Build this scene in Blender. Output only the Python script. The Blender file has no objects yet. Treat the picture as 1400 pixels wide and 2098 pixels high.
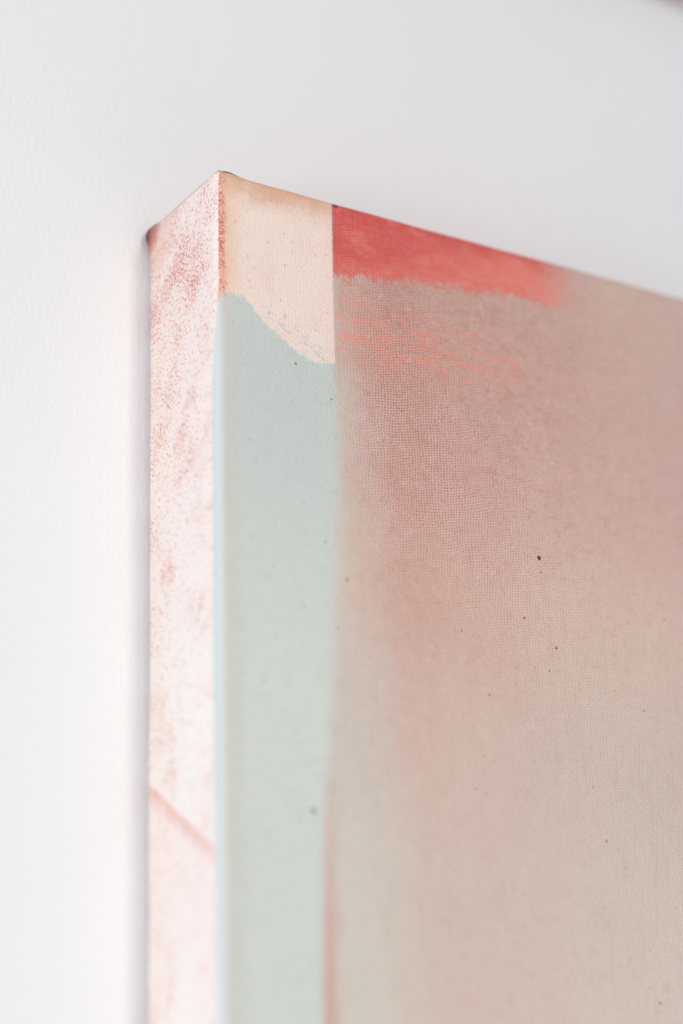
import bpy, bmesh, math, random
from mathutils import Matrix, Vector, noise

S = bpy.context.scene
C = S.collection
TOP = 1.90           # height of the picture's top edge above the floor, metres
DEPTH = 0.038        # depth of the stretched canvas

# ------------------------------------------------------------------ camera
F_PX, H_PX = 6000.0, 2098.0
yaw, pitch, roll = math.radians(31.8977), math.radians(22.9940), math.radians(-1.4061)
cam_pos = Vector((-0.32411726, -0.61597123, -0.37848147 + TOP))
fwd = Vector((math.sin(yaw)*math.cos(pitch), math.cos(yaw)*math.cos(pitch), math.sin(pitch)))
rt = Vector((math.cos(yaw), -math.sin(yaw), 0))
up = rt.cross(fwd)
r2 = rt*math.cos(roll) + up*math.sin(roll)
u2 = -rt*math.sin(roll) + up*math.cos(roll)
M = Matrix((r2, u2, -fwd)).transposed().to_4x4()
M.translation = cam_pos
cd = bpy.data.cameras.new('camera')
cam = bpy.data.objects.new('camera', cd); C.objects.link(cam)
cam.matrix_world = M
cd.sensor_fit = 'VERTICAL'; cd.sensor_height = 36; cd.sensor_width = 24
cd.lens = F_PX*36/H_PX
cd.clip_start = 0.01; cd.clip_end = 50
cd.dof.use_dof = True
cd.dof.focus_distance = 0.760
cd.dof.aperture_fstop = 4.0
S.camera = cam
S.render.resolution_x, S.render.resolution_y = 683, 1024

# ------------------------------------------------------------------ light
W = bpy.data.worlds.new('World'); S.world = W; W.use_nodes = True
bg = W.node_tree.nodes['Background']
bg.inputs[0].default_value = (0.96, 0.905, 1.10, 1); bg.inputs[1].default_value = 0.42

def area(name, loc, target, size, power, color):
    d = bpy.data.lights.new(name, 'AREA'); d.shape = 'RECTANGLE'
    d.size, d.size_y = size; d.energy = power; d.color = color
    o = bpy.data.objects.new(name, d); C.objects.link(o)
    o.location = loc
    o.rotation_euler = (Vector(target) - Vector(loc)).to_track_quat('-Z', 'Y').to_euler()
    return o
# the window of the room, low on the left, and a smaller one well behind the camera
area('window_light', (-1.04, -0.74, TOP-0.30), (0, 0, TOP-.15), (0.9, 0.9), 11.3, (.972, 1.004, .995))
area('far_window_light', (0.35, -3.2, TOP+0.75), (0, 0, TOP), (0.32, 0.40), 27.5, (1.0, 1.015, .81))

S.view_settings.view_transform = 'Standard'; S.view_settings.look = 'None'
S.view_settings.exposure = 0; S.view_settings.gamma = 1
S.cycles.max_bounces = 6; S.cycles.diffuse_bounces = 4

# ------------------------------------------------------------------ node helper
def lin(c, k=1.0):
    f = lambda v: (v/255/12.92 if v/255 <= .04045 else ((v/255+.055)/1.055)**2.4)
    return tuple(min(.92, f(v)/k) for v in c)

class NT:
    """small expression builder over a shader node tree"""
    def __init__(s, name):
        s.m = bpy.data.materials.new(name); s.m.use_nodes = True
        s.t = s.m.node_tree; s.bsdf = s.t.nodes['Principled BSDF']
    def n(s, t): return s.t.nodes.new(t)
    def put(s, v, sock):
        if isinstance(v, V): s.t.links.new(v.o, sock)
        elif isinstance(v, (tuple, list)):
            sock.default_value = tuple(v)+(1,) if len(v) == 3 and sock.type == 'RGBA' else v
        else: sock.default_value = v
    def math(s, op, *a, clamp=False):
        n = s.n('ShaderNodeMath'); n.operation = op; n.use_clamp = clamp
        for i, x in enumerate(a): s.put(x, n.inputs[i])
        return V(s, n.outputs[0])
    def ss(s, x, a, b):            # smoothstep, a may exceed b
        n = s.n('ShaderNodeMapRange'); n.interpolation_type = 'SMOOTHSTEP'
        flip = not isinstance(a, V) and not isinstance(b, V) and a > b
        if flip: a, b = b, a
        s.put(x, n.inputs[0]); s.put(a, n.inputs[1]); s.put(b, n.inputs[2])
        n.inputs[3].default_value, n.inputs[4].default_value = (1, 0) if flip else (0, 1)
        return V(s, n.outputs[0])
    def mr(s, x, a, b, c, d):
        n = s.n('ShaderNodeMapRange'); n.interpolation_type = 'LINEAR'
        for i, v in enumerate((x, a, b, c, d)): s.put(v, n.inputs[i])
        return V(s, n.outputs[0])
    def mix(s, f, a, b):
        n = s.n('ShaderNodeMix'); n.data_type = 'RGBA'; n.clamp_factor = True
        s.put(f, n.inputs[0]); s.put(a, n.inputs[6]); s.put(b, n.inputs[7])
        return V(s, n.outputs[2])
    def vec(s, x, y, z=0.0):
        n = s.n('ShaderNodeCombineXYZ')
        for i, v in enumerate((x, y, z)): s.put(v, n.inputs[i])
        return V(s, n.outputs[0])
    def noise(s, v, scale=1.0, detail=2.0, rough=.5, dist=0.0):
        n = s.n('ShaderNodeTexNoise'); s.put(v, n.inputs['Vector'])
        n.inputs['Scale'].default_value = scale; n.inputs['Detail'].default_value = detail
        n.inputs['Roughness'].default_value = rough; n.inputs['Distortion'].default_value = dist
        return V(s, n.outputs[0])
    def white(s, v):
        n = s.n('ShaderNodeTexWhiteNoise'); n.noise_dimensions = '3D'; s.put(v, n.inputs['Vector'])
        return V(s, n.outputs[0])
    def dots(s, v, scale, share, rad):   # round specks: a share of the cells, each with its own size
        n = s.n('ShaderNodeTexVoronoi'); n.inputs['Scale'].default_value = scale; s.put(v, n.inputs['Vector'])
        n.inputs['Randomness'].default_value = 1.0
        sep = s.n('ShaderNodeSeparateColor'); s.t.links.new(n.outputs['Color'], sep.inputs[0])
        k, r = V(s, sep.outputs[0]), V(s, sep.outputs[1])
        rr = (r*.75+.25)*rad
        on = s.math('LESS_THAN', k, share)
        return s.ss((V(s, n.outputs['Distance'])-rr)*-1.0, -.08, .05)*on
    def curve(s, x, pts):          # piecewise function of x through (x, y) points
        x0, x1 = pts[0][0], pts[-1][0]; ys = [p[1] for p in pts]; y0, y1 = min(ys), max(ys)
        n = s.n('ShaderNodeValToRGB'); n.color_ramp.interpolation = 'CARDINAL' if len(pts) > 2 else 'LINEAR'
        n.color_ramp.interpolation = 'LINEAR'
        e = n.color_ramp.elements
        while len(e) < len(pts): e.new(.5)
        for i, (px, py) in enumerate(pts):
            e[i].position = (px-x0)/(x1-x0)
        for i, (px, py) in enumerate(pts):
            g = (py-y0)/max(1e-9, y1-y0); e[i].color = (g, g, g, 1)
        s.put((x-x0)*(1/(x1-x0)), n.inputs[0])
        return V(s, n.outputs[0])*(y1-y0)+y0
    def ramp(s, x, x0, x1, stops):
        n = s.n('ShaderNodeValToRGB'); n.color_ramp.interpolation = 'EASE'
        e = n.color_ramp.elements
        while len(e) < len(stops): e.new(.5)
        for i, (p, c) in enumerate(stops): e[i].position = (p-x0)/(x1-x0)
        for i, (p, c) in enumerate(stops): e[i].color = tuple(c)+(1,)
        s.put((x-x0)*(1/(x1-x0)), n.inputs[0])
        return V(s, n.outputs[0])
    def coords(s):
        t = s.n('ShaderNodeTexCoord'); x = s.n('ShaderNodeSeparateXYZ')
        s.t.links.new(t.outputs['Object'], x.inputs[0])
        return [V(s, x.outputs[i]) for i in range(3)]
    def bump(s, h, strength, dist):
        n = s.n('ShaderNodeBump'); n.inputs['Strength'].default_value = strength
        n.inputs['Distance'].default_value = dist
        s.put(h, n.inputs['Height']); s.t.links.new(n.outputs[0], s.bsdf.inputs['Normal'])
class V:
    def __init__(s, nt, o): s.nt, s.o = nt, o
    def __add__(s, b): return s.nt.math('ADD', s, b)
    __radd__ = __add__
    def __sub__(s, b): return s.nt.math('SUBTRACT', s, b)
    def __rsub__(s, b): return s.nt.math('SUBTRACT', b, s)
    def __mul__(s, b): return s.nt.math('MULTIPLY', s, b)
    __rmul__ = __mul__
    def abs(s): return s.nt.math('ABSOLUTE', s)
    def sin(s): return s.nt.math('SINE', s)
    def floor(s): return s.nt.math('FLOOR', s)
    def clamp(s): return s.nt.math('ADD', s, 0.0, clamp=True)
    def max(s, b): return s.nt.math('MAXIMUM', s, b)
    def min(s, b): return s.nt.math('MINIMUM', s, b)

def simple(name, color, rough=.8, spec=.3):
    t = NT(name)
    t.bsdf.inputs['Base Color'].default_value = tuple(color)+(1,)
    t.bsdf.inputs['Roughness'].default_value = rough
    t.bsdf.inputs['Specular IOR Level'].default_value = spec
    return t

# ------------------------------------------------------------------ wall material
def wall_material():
    t = NT('wall_paint')
    x, y, z = t.coords()
    mm = t.vec(x*1000, y*1000, z*1000)
    n1 = t.noise(mm, .55, 3, .55)         # roller stipple
    n2 = t.noise(t.vec(x*1000, y*1000, z*520), .9, 2, .5)
    n3 = t.noise(mm, .02, 2, .5)
    t.put(t.mix(n3, (.80, .798, .80), (.835, .833, .832)), t.bsdf.inputs['Base Color'])
    t.bsdf.inputs['Roughness'].default_value = .75
    t.bsdf.inputs['Specular IOR Level'].default_value = .25
    t.bump(n1*.35+n2*.7, .8, .00026)
    return t.m

# ------------------------------------------------------------------ painted canvas material
EF = .92            # pigment value = photographed value over the light that falls on the front
EFS = 1.04          # the same for the left side
def painted_material():
    t = NT('painted_canvas')
    x, y, z = t.coords()
    u = x*1000; d = y*-1000; w = z*-1000
    s = u+d-38.0                                    # runs round the left edge: side < 0 < front
    P2 = t.vec(s, w)
    # --- weave
    wob = t.noise(P2, .09, 2, .5)-.5
    wob2 = t.noise(t.vec(s, w, 7.3), .09, 2, .5)-.5
    fine = t.noise(P2, .8, 1, .5)-.5
    pch = .88
    a = (s+wob*2.6+fine*.42)*(math.pi/pch); b = (w+wob2*2.6+(t.noise(P2, .9, 1, .5)-.5)*.42)*(math.pi/(pch*.86))
    b = b+(a*(1/math.pi)).floor()*(math.pi*.3)        # each thread passes a little later than its neighbour
    sa = a.sin(); sb = b.sin(); ch = sa*sb
    wv = sa.abs()*.38+sb.abs()*.62                  # 0 in the pits, 1 on the thread tops
    weave = (wv+ch*.22)
    pit = t.ss(sa*sa*.42+sb*sb*.58+(t.noise(P2, 1.0, 2, .6)-.5)*.75, .40, .06)
    top = t.ss(weave, .45, .85)
    cell = t.vec((a*(1/math.pi)).floor(), (b*(1/math.pi)).floor())
    rnd = t.white(cell)
    # --- noises
    big = t.noise(P2, .03, 3, .55)-.5
    mid = t.noise(P2, .13, 3, .6)-.5
    sml = t.noise(P2, .75, 2, .6)-.5
    sw = s+big*16+mid*9+sml*3; ww = w+(t.noise(t.vec(s, w, 3.1), .05, 4, .6)-.5)*26
    L = lambda *c: lin(c, EF)
    # --- thin washes of the ground: rows of colour down the picture
    rows = [
     (0,  [(30, L(194,170,156)), (60, L(196,162,149)), (100, L(198,168,155)), (125, L(202,176,162)), (160, L(196,172,160))]),
     (20, [(35, L(198,168,154)), (50, L(191,149,136)), (70, L(194,156,142)), (100, L(197,163,150)), (130, L(201,173,159)), (160, L(196,170,158))]),
     (42, [(34, L(198,176,162)), (42, L(196,157,143)), (55, L(195,151,137)), (72, L(198,159,145)), (100, L(201,165,152)), (130, L(203,172,159)), (160, L(197,167,156))]),
     (70, [(33, L(202,193,177)), (44, L(203,175,162)), (54, L(202,158,145)), (72, L(204,162,150)), (100, L(207,173,159)), (130, L(207,174,162)), (160, L(200,168,158))]),
     (105,[(32, L(207,199,183)), (44, L(208,183,168)), (56, L(206,168,153)), (75, L(208,174,159)), (100, L(211,186,169)), (130, L(211,187,172)), (160, L(206,180,167))]),
     (145,[(30, L(203,198,187)), (42, L(205,194,180)), (55, L(208,182,168)), (75, L(208,185,171)), (95, L(207,187,173)), (120, L(206,190,175)), (160, L(202,185,173))]),
     (185,[(28, L(206,196,183)), (36, L(207,203,190)), (46, L(207,198,184)), (60, L(209,190,175)), (80, L(209,190,175)), (105, L(210,195,180)), (150, L(212,199,185))]),
     (220,[(27, L(207,194,179)), (36, L(209,205,192)), (50, L(210,197,182)), (66, L(212,192,177)), (85, L(212,193,178)), (110, L(213,198,184)), (150, L(215,202,190))]),
    ]
    col = None
    for i, (wr, st) in enumerate(rows):
        c = t.ramp(sw, 0, 200, st)
        col = c if col is None else t.mix(t.ss(ww, rows[i-1][0], wr), col, c)
    # red pigment left in the pits of the weave, strongest in the pink wash
    pinkness = t.ss(w, 150, 20)*t.ss(sw, 34, 52)*t.ss(sw, 175, 80)
    grain = pinkness*.95+.17
    col = t.mix(pit*grain*(rnd*.7+.55), col, L(146,88,82))
    col = t.mix(top*(pinkness*.22+.16)*(rnd*.6+.4), col, L(226,200,190))
    mot = t.noise(t.vec(s, w, 13), .42, 3, .7)
    col = t.mix(t.ss(mot, .50, .70)*(pinkness*.30+.10), col, L(178,122,112))
    col = t.mix(t.ss(mot, .46, .28)*.22, col, L(220,200,188))
    col = t.mix(t.ss(t.noise(t.vec(s*1.2, w*.12, 17), .5, 3, .6), .5, .72)*.09, col, L(176,140,130))
    # red streak along the strip, low on the picture
    sb_edge = t.curve(w, [(0, 35), (50, 34), (84, 33), (136, 30.5), (174, 27.2), (221, 26), (400, 24)])
    streak = t.ss(s-sb_edge+mid, -.8, 2.2)*t.ss(s-sb_edge+mid*1.5, 7.0, 2.0)*(t.ss(w+big*30, 160, 225)*.75+t.ss(w, 150, 175)*.25)
    col = t.mix(streak*.5, col, L(205,140,126))
    # --- grey-green strip
    gre = t.mix(t.ss(w, 50, 150), L(195,203,196), L(208,214,204))
    gre = t.mix(t.ss(s+mid*5, 9, 1.0)*.62, gre, L(202,197,184))
    gre = t.mix((sml*1.2+mid*.8).abs()*.35, gre, L(212,214,206))
    gre = t.mix(pit*.30*rnd, gre, L(150,146,136))
    gre = t.mix(t.ss(mot, .5, .72)*.28, gre, L(182,188,180))
    gre = t.mix(t.dots(P2, .45, .14, .18)*.22, gre, L(160,140,130))
    soft = t.curve(w, [(0, .7), (46, 1.4), (75, 4.2), (130, 4.2), (170, 2.6), (400, 2.4)])
    gm = t.ss((s-sb_edge+sml*.7+mid*1.0)*-1.0, soft*-1.0, soft*.35)
    col = t.mix(gm, col, gre)
    greyrim = t.ss((s-sb_edge-.6).abs()+sml*.8, 1.8, .4)*t.ss(w, 22, 25)*t.ss(w, 60, 40)
    col = t.mix(greyrim*.6, col, L(186,180,172))
    # --- cream patch in the corner, with a broken lower edge
    wc = t.curve(s, [(-2, 37.5), (1.5, 35.8), (8, 35.6), (12, 39.6), (16.4, 43.2), (22, 46.3), (29.5, 49.4), (36, 48.2)])
    crumb = t.noise(t.vec(s*.8, w*1.1, 11), .62, 2, .65)-.5
    cedge = wc-w+crumb*3.0+mid*1.6
    wc2 = (weave-.55)*1.0+sml*2.2
    cedge = cedge+wc2*.85
    hole = t.ss(t.noise(t.vec(s*.7+w*-.25, w*1.1, 4.2), .62, 3, .7)+wc2*.07+(wc-w-3.2).abs()*-.020+t.ss(s, 12, 24)*.03, .545, .60)*t.ss(s, 10, 17)*t.ss(wc-w, 10, 5)
    inC = t.ss(cedge, -.3, .4)*(1-hole*.78)*t.ss(s+sml*.5+(weave-.5)*.3, 35.1, 34.2)*t.ss(s, -2.6, -1.6)
    cre = t.mix(t.ss(w+mid*9+sml*3+big*8, 10, .5)*.95, L(235,217,203), L(213,168,140))
    cre = t.mix(t.ss(s+mid*8, 10, 1)*.65, cre, L(230,196,168))
    cre = t.mix(t.ss(t.noise(t.vec(s, w*.6, 31), .14, 4, .65), .47, .66)*.5, cre, L(234,205,192))
    cre = t.mix(pit*rnd*.34, cre, L(205,160,145))
    cre = t.mix(t.ss(s, 30.0, 34.6)*(sml+.6)*.5, cre, L(238,198,184))
    cre = t.mix(t.dots(P2, .55, .35, .22)*.45, cre, L(206,142,124))
    col = t.mix(inC, col, cre)
    # --- coral red band along the top edge
    wr_ = t.curve(s, [(30, 23.5), (40, 21.5), (50, 19.2), (60, 17), (70, 16.6), (80, 15.2), (92, 13.2), (100, 13.6), (107, 14.6), (114, 12)])
    wcell = (weave-.55)*.9+sml*1.5+(rnd-.5)*.8       # paint catches on the threads
    redge = wr_-w+mid*4.0+crumb*4.0+wcell*2.6+(mot-.5)*6
    inR = t.ss(redge, -1.3, 1.1)*t.ss(s+sml*.35+wcell*.1, 34.5, 35.15)*t.ss(s+mid*16+crumb*9+(mot-.5)*14+wcell*2.0+t.ss(w, 14, 0)*2, 118, 98)
    red = t.mix(t.ss(sw, 50, 100), L(208,94,88), L(220,126,112))
    red = t.mix(t.ss(w+mid*7+sml*2, 6.5, .4)*.7, red, L(196,74,74))
    red = t.mix(t.ss(t.noise(t.vec(s*.8, w*1.4, 21), .16, 4, .7), .48, .68)*.5, red, L(226,138,122))
    red = t.mix(t.ss(t.noise(t.vec(s*.8, w*1.4, 27), .12, 4, .7), .5, .66)*.45, red, L(200,84,80))
    red = t.mix(t.ss(redge, 7, .3)*.5, red, L(229,134,118))
    red = t.mix(pit*(rnd*.5+.4)*t.ss(s, 125, 55), red, L(168,62,62))
    red = t.mix(top*.25*rnd, red, L(236,150,136))
    col = t.mix(inR, col, red)
    # drier coral drags on the thread tops below the band
    drag = t.noise(t.vec(s*.085, w*.50+s*.015, 2.0), 1.0, 3, .62)
    drag2 = t.noise(t.vec(s*.30, w*.8, 5.0), 1.0, 1, .5)
    env = t.ss(w, 23, 33)*t.ss(w+s*.05, 53, 44)*t.ss(s, 34, 36)*t.ss(s+big*40, 136, 72)
    dv = drag+(drag2-.5)*.5+t.ss((w-39).abs(), 10, 0)*.03+(weave-.5)*.12+sml*.12
    web = t.ss(weave+sml*.9+mid*.5, .40, .82)
    dm = t.ss(dv+t.ss(s, 62, 36)*.02, .54, .66)*env*(web*.7+.3)*(rnd*.12+.9)
    dm = dm*t.ss(s, 150, 60)
    col = t.mix(dm*.82, col, L(240,148,130))
    dm2 = t.ss(dv, .44, .60)*env*web*t.ss(s, 110, 50)
    col = t.mix(dm2*.22, col, L(226,148,132))
    # dark dab at the junction of cream and red
    dab = t.ss(((s-35.8)*(s-35.8)+(w-1.3)*(w-1.3))+sml*1.4, 1.6, .2)
    col = t.mix(dab*.8, col, L(120,44,48))
    # --- rust grains down the rounded corner
    ce = t.ss((s-.6).abs()+sml*2.8+mid*2.4, 2.8, .4)*t.ss(w+mid*4, 39, 34)
    cg = t.ss(t.noise(P2, 1.25, 3, .7)+rnd*.08+t.ss((w-20).abs(), 16, 2)*.05, .47, .66)
    ce = ce*t.ss(t.noise(t.vec(s*.4, w, 41), .22, 3, .6)+t.ss((w-20).abs(), 14, 2)*.12, .30, .52)
    col = t.mix(t.ss(s+mid*5, 7, 1)*t.ss(s, -1.4, -.2)*t.ss(w, 36, 28)*.5, col, L(226,186,158))
    col = t.mix(ce*.45, col, L(224,156,136))
    col = t.mix(ce*cg*.95, col, L(182,76,60))
    col = t.mix(t.ss(w, 3.4, .6)*t.ss((s-4).abs()+mid*3, 7, 3)*.4, col, L(200,158,132))
    # --- left side: primed pinkish white with rust flecks
    LS = lambda *c: lin(c, EFS)
    dn = t.noise(t.vec(s*.7+w*.55, w*.35-s*.45, 9), .10, 3, .6)-.5
    sid = t.mix(t.ss(w+big*60, 20, 150), LS(243,231,225), LS(245,240,235))
    sid = t.mix(t.ss(mid+dn*.7, .0, .28)*.45, sid, LS(241,216,210))
    back = t.ss(s+mid*10, -16, -36)
    sid = t.mix(back*.5, sid, LS(244,229,214))
    # flecks
    fl = t.noise(P2, 1.05, 3, .7)
    dens = dn*.42+mid*.16+t.ss(w, 70, 25)*.035+t.ss(w, 160, 70)*.018+t.ss(s, -3, -20)*.02+t.ss(s, -34, -37)*.05
    fl2 = t.noise(P2, 1.35, 3, .68)
    sid = t.mix(t.ss(mot, .5, .68)*t.ss(w, 200, 60)*.4, sid, LS(241,214,204))
    sid = t.mix(t.ss(dens, .02, .24)*.5, sid, LS(240,206,194))
    fm = t.ss(fl2+dens*1.0+(fl-.5)*.7+t.ss(w, 75, 30)*.015-t.ss(w, 90, 150)*.02, .605, .775)
    sid = t.mix(fm*.8, sid, LS(204,102,80))
    dots = t.dots(P2, 1.0, t.ss(dens, -.18, .18)*.65+.10, .38)
    sid = t.mix(dots*.55, sid, LS(204,110,92))
    sid = t.mix(pit*rnd*.16, sid, LS(225,180,172))
    # a fold of pigment slanting across the lower part
    ln = w-(156.0+(s+36.7)*.745)
    ln = ln+sml*.5+mid*1.0
    sid = t.mix(t.ss(ln, -.5, .5)*t.ss(ln, 6.5+0.0, 1.0)*(mid*1.6+.72), sid, LS(228,164,144))
    sid = t.mix(t.ss(ln, -.5, .8)*t.ss(ln+mid*30, 60, 10)*.3, sid, LS(243,222,213))
    # tan and rust on the back top corner
    cdist = (s+37.8)*(s+37.8)*.34+(w-2.2)*(w-2.2)*.34
    sid = t.mix(t.ss(cdist+mid*60, 110, 8)*.5, sid, LS(222,176,156))
    sid = t.mix(t.ss(cdist+sml*12+mid*8, 24, 3)*.85, sid, LS(160,76,70))
    sid = t.mix(t.ss(s+sml*2, -34.6, -37.0)*t.ss((w-3.0).abs()+sml*2, 4.4, 1.4)*.8, sid, LS(74,38,40))
    # the strip's paint laps over the corner onto the side
    lap = t.curve(w, [(0, .6), (34, .3), (40, -.5), (50, -1.7), (64, -2.5), (90, -2.6), (140, -3.0), (181, -2.6), (230, -2.0), (400, -2)])
    sidem = t.ss(s-lap+sml*.7+mid*.5, .2, -.2)
    gs = t.mix(t.ss(s, 2.0, -.4), col, L(196,206,206))  # pale blue of the light from the left, painted into the turned edge
    col = t.mix(t.ss(w, 36, 42), col, gs)
    col = t.mix(sidem, col, sid)
    # charcoal rubbed on the tip of the corner
    char = t.ss(w+sml*.5, .85, .0)*t.ss(s+sml, 1.0, 2.0)*t.ss(s+sml*1.5, 7.2, 5.2)
    col = t.mix(char*.85, col, lin((92,84,82)))
    # scattered dark grains
    gr = t.dots(P2, .33, .10, .10)
    col = t.mix(gr*.5, col, lin((120,84,78)))
    t.put(col, t.bsdf.inputs['Base Color'])
    t.bsdf.inputs['Roughness'].default_value = .72
    t.bsdf.inputs['Specular IOR Level'].default_value = .22
    t.bump(weave*.40+fl*.5+sml*.4+mid*.8, .75, .00028)
    return t.m

# ------------------------------------------------------------------ builders
def mesh_obj(name, bm, mat, parent=None, smooth=True):
    me = bpy.data.meshes.new(name); bm.normal_update(); bm.to_mesh(me); bm.free()
    if smooth:
        for p in me.polygons: p.use_smooth = True
    me.materials.append(mat)
    o = bpy.data.objects.new(name, me); C.objects.link(o)
    if parent: o.parent = parent
    return o

def thing(name, label, cat, loc):
    o = bpy.data.objects.new(name, None); C.objects.link(o)
    o.location = loc; o['label'] = label; o['category'] = cat
    o.empty_display_size = .05
    return o

def axis(n0, n1, r, step):
    k = [0, .12, .3, .5, .72, 1.0, 1.3, 1.7, 2.2, 2.8, 3.5, 4.4]
    a = [n0+r*v for v in k]; b = [n1-r*v for v in reversed(k)]
    m = max(1, int((b[0]-a[-1])/step)); h = (b[0]-a[-1])/m
    return a+[a[-1]+h*i for i in range(1, m)]+b

def stretched_box(x0, x1, y0, y1, z0, z1, r, step, warp=None):
    """a canvas pulled tight round a frame: closed box with rounded edges"""
    X, Y, Z = axis(x0, x1, r, step), axis(y0, y1, r, step), axis(z0, z1, r, step)
    bm = bmesh.new(); vs = {}
    def vert(p):
        key = tuple(round(c*1e6) for c in p)
        if key in vs: return vs[key]
        q = Vector((min(max(p[0], x0+r), x1-r), min(max(p[1], y0+r), y1-r), min(max(p[2], z0+r), z1-r)))
        n = Vector(p)-q; n.normalize()
        v = q+n*r
        if warp: v = warp(v, n)
        vs[key] = bm.verts.new(v); return vs[key]
    def grid(A, B, f, flip):
        for i in range(len(A)-1):
            for j in range(len(B)-1):
                q = [vert(f(A[i], B[j])), vert(f(A[i+1], B[j])), vert(f(A[i+1], B[j+1])), vert(f(A[i], B[j+1]))]
                bm.faces.new(q[::-1] if flip else q)
    grid(X, Z, lambda a, b: (a, y0, b), False); grid(X, Z, lambda a, b: (a, y1, b), True)
    grid(Y, Z, lambda a, b: (x0, a, b), True);  grid(Y, Z, lambda a, b: (x1, a, b), False)
    grid(X, Y, lambda a, b: (a, b, z1), False); grid(X, Y, lambda a, b: (a, b, z0), True)
    return bm

# ------------------------------------------------------------------ the wall
bm = bmesh.new()
bmesh.ops.create_cube(bm, size=1)
bmesh.ops.scale(bm, vec=(4.0, .12, 2.9), verts=bm.verts)
bmesh.ops.translate(bm, vec=(.3, .06, 1.45), verts=bm.verts)
wall = mesh_obj('wall', bm, wall_material(), smooth=False)
wall['kind'] = 'structure'

# ------------------------------------------------------------------ the painted canvas
pic = thing('painted_canvas', 'stretched canvas painted with cream, coral red and grey green patches over a pink wash',
            'painting', (0, 0, TOP))
def warp(v, n):
    x, y, z = v.x*1e3, v.y*1e3, v.z*1e3
    p = Vector((x, y, z))
    a = noise.noise(p*.022)*.38+noise.noise(p*.07+Vector((9, 2, 4)))*.16
    fade = 1.0
    v = v+n*a*.001*fade
    if n.y < -.7:                              # the cloth sinks a little between the bars
        sag = min(1, max(0, (x-4)/60))*min(1, max(0, (-z-4)/60))
        v.y += .0011*sag
    if n.x < 0 and n.y > 0:                    # tighter turn where the cloth goes round the back of the bar
        v += Vector((-1, 1, 0))*(.0006*n.x*-n.y)
    g = math.exp(-((y+2.5)**2/18+(z+3.5)**2/22))   # folded cloth bulges at the back top corner
    if x < 6: v.x -= .0017*g
    if x < 8 and z > -6: v.z -= .0012*math.exp(-((y+.6)/2.2)**2)*min(1, (z+6)/5)
    v.z -= .0006*math.exp(-(x/2.2)**2-((y+38)/2.2)**2)*(1 if z > -3 else 0)*max(0, (z+3)/3)
    g2 = math.exp(-(((x-4.2)/3.2)**2+((y+37)/6)**2))
    if z > -4: v.z += .0009*g2*(z+4)/4
    return v
mesh_obj('canvas_cover', stretched_box(0, .60, -.038, -.0012, -.80, 0, .0023, .006, warp), painted_material(), pic)

# corner fold lying on top, its front tip smeared with charcoal
def fold_material():
    t = NT('fold_cloth'); x, y, z = t.coords()
    mm = t.vec(x*1000, y*1000, z*1000)
    n = t.noise(mm, .35, 3, .6)
    m = t.ss(x*1000+(n-.5)*3, 1.2, 2.2)*t.ss(x*1000+(n-.5)*4, 8.5, 6.5)*t.ss(y*-1000, 24, 33)
    c = t.mix(m, lin((214,170,150)), t.mix(n, lin((84,78,77)), lin((142,128,122))))
    t.put(c, t.bsdf.inputs['Base Color']); t.bsdf.inputs['Roughness'].default_value = .8
    return t.m
bm = bmesh.new()
poly = [(.0013, -.0366), (.0066, -.0364), (.0330, -.0034), (.0013, -.0034)]
vb = [bm.verts.new((x, y, -.0003)) for x, y in poly]; f = bm.faces.new(vb)
ex = bmesh.ops.extrude_face_region(bm, geom=[f])
bmesh.ops.translate(bm, vec=(0, 0, .0009), verts=[e for e in ex['geom'] if isinstance(e, bmesh.types.BMVert)])
bmesh.ops.bevel(bm, geom=bm.edges[:], offset=.00042, segments=3, affect='EDGES', profile=.5)
bmesh.ops.recalc_face_normals(bm, faces=bm.faces[:])
mesh_obj('corner_fold', bm, fold_material(), pic)

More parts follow.
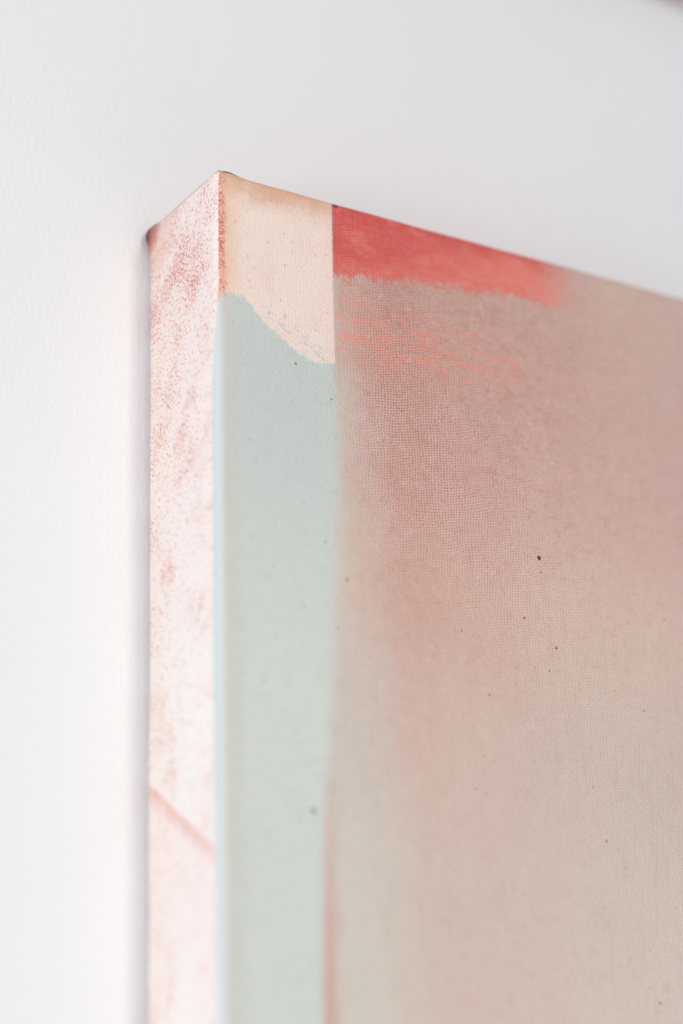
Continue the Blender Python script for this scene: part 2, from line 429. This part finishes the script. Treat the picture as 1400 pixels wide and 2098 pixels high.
# raised drops of paint on the front
drop_mats = {}
def drop(s, w, r, rgb, stretch=1.2):
    r *= 1.0
    key = rgb
    if key not in drop_mats: drop_mats[key] = simple('paint_drop', lin(rgb, EF), .5, .4).m
    bm = bmesh.new()
    bmesh.ops.create_icosphere(bm, subdivisions=2, radius=1)
    rr = random.Random(int(s*97+w*13))
    for v in bm.verts:
        k = 1+.18*noise.noise(v.co*1.3+Vector((s, w, 0)))
        v.co = Vector((v.co.x*r*k, v.co.y*r*.30, v.co.z*r*stretch*k))*.001
    o = mesh_obj('paint_drop', bm, drop_mats[key], pic)
    o.location = warp(Vector((s*.001, -.038, -w*.001)), Vector((0, -1, 0)))
for a in [(97.0, 90.0, .55, (84,22,30)), (91.3, 107.9, .36, (176,84,80)), (101.1, 114.5, .34, (150,66,64)),
          (23.0, 50.9, .30, (112,98,92)), (25.9, 169.4, .75, (172,166,160)), (97.3, 94.0, .22, (130,84,80)),
          (71.5, 115.0, .26, (165,100,92)), (37.0, 107.5, .45, (188,150,138)), (79.2, 131.0, .28, (160,116,106)),
          (98.5, 121.2, .22, (150,96,90)), (30.8, 98.5, .34, (196,160,148)), (19.9, 38.1, .32, (226,160,136)),
          (130.0, 61.0, .26, (166,130,122)), (113.5, 165.0, .40, (176,142,130)), (33.6, 58.5, .24, (120,90,86)),
          (127.5, 205.5, .40, (160,136,126))]:
    drop(*a)

# ------------------------------------------------------------------ the other canvas, hung above
up_pic = thing('upper_canvas', 'blurred pinkish beige canvas hung higher on the wall, only its lower edge showing',
               'painting', (.02, 0, TOP+.1312))
def cloth():
    t = NT('pink_cloth'); x, y, z = t.coords()
    mm = t.vec(x*1000, y*1000, z*1000)
    n = t.noise(mm, .05, 3, .6)
    t.put(t.mix(n, lin((232,208,202)), lin((238,222,216))), t.bsdf.inputs['Base Color'])
    t.bsdf.inputs['Roughness'].default_value = .8
    t.bump((x*(1000*math.pi/.8)).sin().abs()+(z*(1000*math.pi/.7)).sin().abs(), .4, .0002)
    return t.m
mesh_obj('canvas_cover', stretched_box(0, .60, -.014, -.0012, 0, .40, .0021, .01), cloth(), up_pic)
